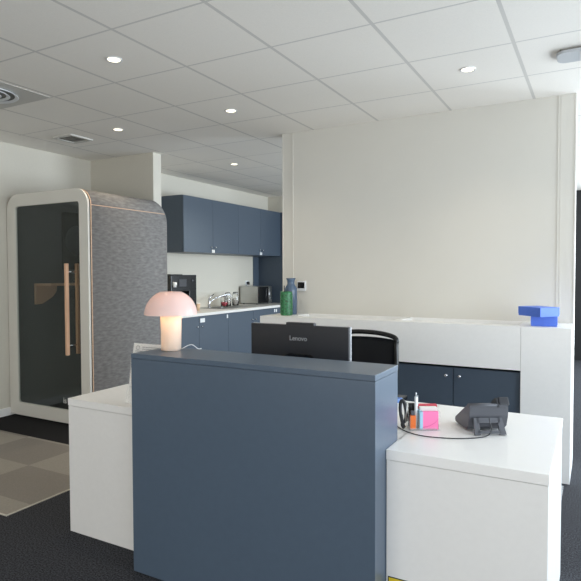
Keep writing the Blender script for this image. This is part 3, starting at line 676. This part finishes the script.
# slab runs from low front (away from viewer) to high back
def slab(bm, x0, x1, a0, a1, t0, t1, bev=.004):
    mtx = Matrix.Translation((0, .145, .024)) @ Matrix.Rotation(PI - tilt, 4, 'X')
    box(bm, x0, x1, a0, a1, -t1, -t0, bev=bev, rot=mtx)
prof = [(.150, .004), (.158, .018), (.152, .030), (-.012, .131), (-.022, .131), (-.032, .118), (-.030, .078), (-.015, .030), (.010, .010)]
bm = bmesh.new(); prism(bm, prof, -.078, .084, 'x'); bmesh.ops.bevel(bm, geom=bm.edges[:], offset=.0025, segments=2, affect='EDGES'); obj('body', bm, M['phone'], ph, local=True)
al = math.atan2(.101, .164)
def onface(bm, x0, x1, a0, a1, t0, t1, bev=.001):
    box(bm, x0, x1, a0, a1, t0, t1, bev=bev, rot=Matrix.Translation((0, .152, .030)) @ Matrix.Rotation(PI - al, 4, 'X') @ Matrix.Scale(-1, 4, (0, 0, 1)))
bm = bmesh.new(); onface(bm, -.07, .03, .10, .172, 0, .003); obj('display', bm, M['black_gloss'], ph, local=True)
bm = bmesh.new()
for i in range(3):
    for j in range(4): onface(bm, -.066 + i * .03, -.046 + i * .03, .014 + j * .019, .026 + j * .019, 0, .004)
obj('keypad', bm, M['silver'], ph, local=True)
bm = bmesh.new(); tube(bm, [(-.079, -.018, .122), (.040, -.018, .122)], .0105, 12); obj('top_edge', bm, M['phone'], ph, local=True)
hs = bmesh.new(); onface(hs, .048, .092, .150, .205, -.012, .026, .006); onface(hs, .048, .092, .005, .045, .002, .026, .006); onface(hs, .053, .087, .02, .18, .012, .030, .006)
bmesh.ops.recalc_face_normals(hs, faces=hs.faces[:]); obj('handset', hs, M['phone_dark'], ph, local=True)
bm = bmesh.new(); onface(bm, .036, .047, .150, .203, -.022, .022, .002); obj('handset_cradle', bm, M['black'], ph, local=True)
bm = bmesh.new()
def leg(pts):
    b = bmesh.new(); prism(b, pts, 0, .012, 'y'); bmesh.ops.transform(b, matrix=Matrix.Translation((0, -.062, 0)) @ Matrix.Rotation(math.radians(-20), 4, 'X'), verts=b.verts[:]); merge(bm, b)
leg([(-.064, 0.004), (-.040, 0.004), (-.042, .078), (-.062, .078)]); leg([(.040, 0.004), (.066, 0.004), (.056, .078), (.036, .078)]); leg([(-.05, .056), (.045, .056), (.045, .078), (-.05, .078)]); leg([(-.05, .010), (.045, .010), (.045, .022), (-.05, .022)])
obj('stand', bm, M['phone'], ph, local=True)
bm = bmesh.new(); cyl(bm, .008, 0, .03, n=14, bev=.002, mtx=Matrix.Translation((.07, .03, .035)) @ Matrix.Rotation(PI / 2, 4, 'Y')); obj('cord_plug', bm, M['black'], ph, local=True)
z = DZ + .0028
pts = [(-.80, 2.46, z), (-.76, 2.34, z), (-.70, 2.27, z), (-.62, 2.235, z), (-.52, 2.25, z), (-.44, 2.29, z), (-.385, 2.345, z + .003), (-.368, 2.355, z + .03), (-.375, 2.36, z + .055), (-.380, 2.370, z + .070)]
bm = bmesh.new(); tube(bm, spline(pts, 8), .0022, 8); pcb = obj('phone_cable', bm, M['black'], None, base=(-.6, 2.24, DZ)); tag(pcb, 'thin black cable curving across the white desk to the phone', 'cable')

# ------------------------------------------------------------------ light
W = bpy.data.worlds.new('World'); S.world = W; W.use_nodes = True
bg = W.node_tree.nodes['Background']; sky = W.node_tree.nodes.new('ShaderNodeTexSky'); sky.sky_type = 'NISHITA'; sky.sun_disc = False; sky.sun_elevation = math.radians(40); sky.sun_rotation = math.radians(200)
W.node_tree.links.new(sky.outputs[0], bg.inputs[0]); bg.inputs[1].default_value = .1
def area(name, loc, rot, sx, sy, e, col):
    L = bpy.data.lights.new(name, 'AREA'); L.shape = 'RECTANGLE'; L.size = sx; L.size_y = sy; L.energy = e; L.color = col
    o = bpy.data.objects.new(name, L); COL.objects.link(o); o.location = loc; o.rotation_euler = rot; return o
for (a, b), k in zip(WINS, (.33, .74, 1.15, 1.9)):  # daylight put in at the invented openings of the right wall
    e = 92 * k * (b - a) / 2
    area('window_daylight', (XR + .01, (a + b) / 2, 1.33), (0, PI / 2, 0), 2.2, b - a - .1, e, (.80, .905, 1.0))
area('far_window_daylight', (1.4, YF + .01, 1.3), (-PI / 2, 0, 0), 2.0, 2.3, 130, (.80, .905, 1.0))  # added light at the far end, gives sheen on sides and tops
area('glazed_front_daylight', (-.9, YB + .02, 1.4), (PI / 2, 0, 0), 5.0, 2.2, 78, (1.0, .99, .975))  # added fill before the solid back wall, brightens the faces turned to it

# ------------------------------------------------------------------ camera
f, yaw, pitch, roll = 558.9288, -.5024, -.0326, -.0031
F = Vector((math.sin(yaw) * math.cos(pitch), math.cos(yaw) * math.cos(pitch), math.sin(pitch)))
R0 = Vector((math.cos(yaw), -math.sin(yaw), 0)); U0 = R0.cross(F)
R1 = R0 * math.cos(roll) + U0 * math.sin(roll); U1 = -R0 * math.sin(roll) + U0 * math.cos(roll)
cam = bpy.data.cameras.new('Camera'); co = bpy.data.objects.new('Camera', cam); COL.objects.link(co)
mw_ = Matrix((R1, U1, -F)).transposed().to_4x4(); mw_.translation = Vector((0, 0, HC)); co.matrix_world = mw_
cam.sensor_width = 36; cam.lens = f / 581 * 36; cam.clip_start = .02
S.camera = co
S.view_settings.view_transform = 'Standard'; S.view_settings.look = 'None'; S.view_settings.gamma = 1; S.view_settings.use_curve_mapping = False
S.view_settings.exposure = .12
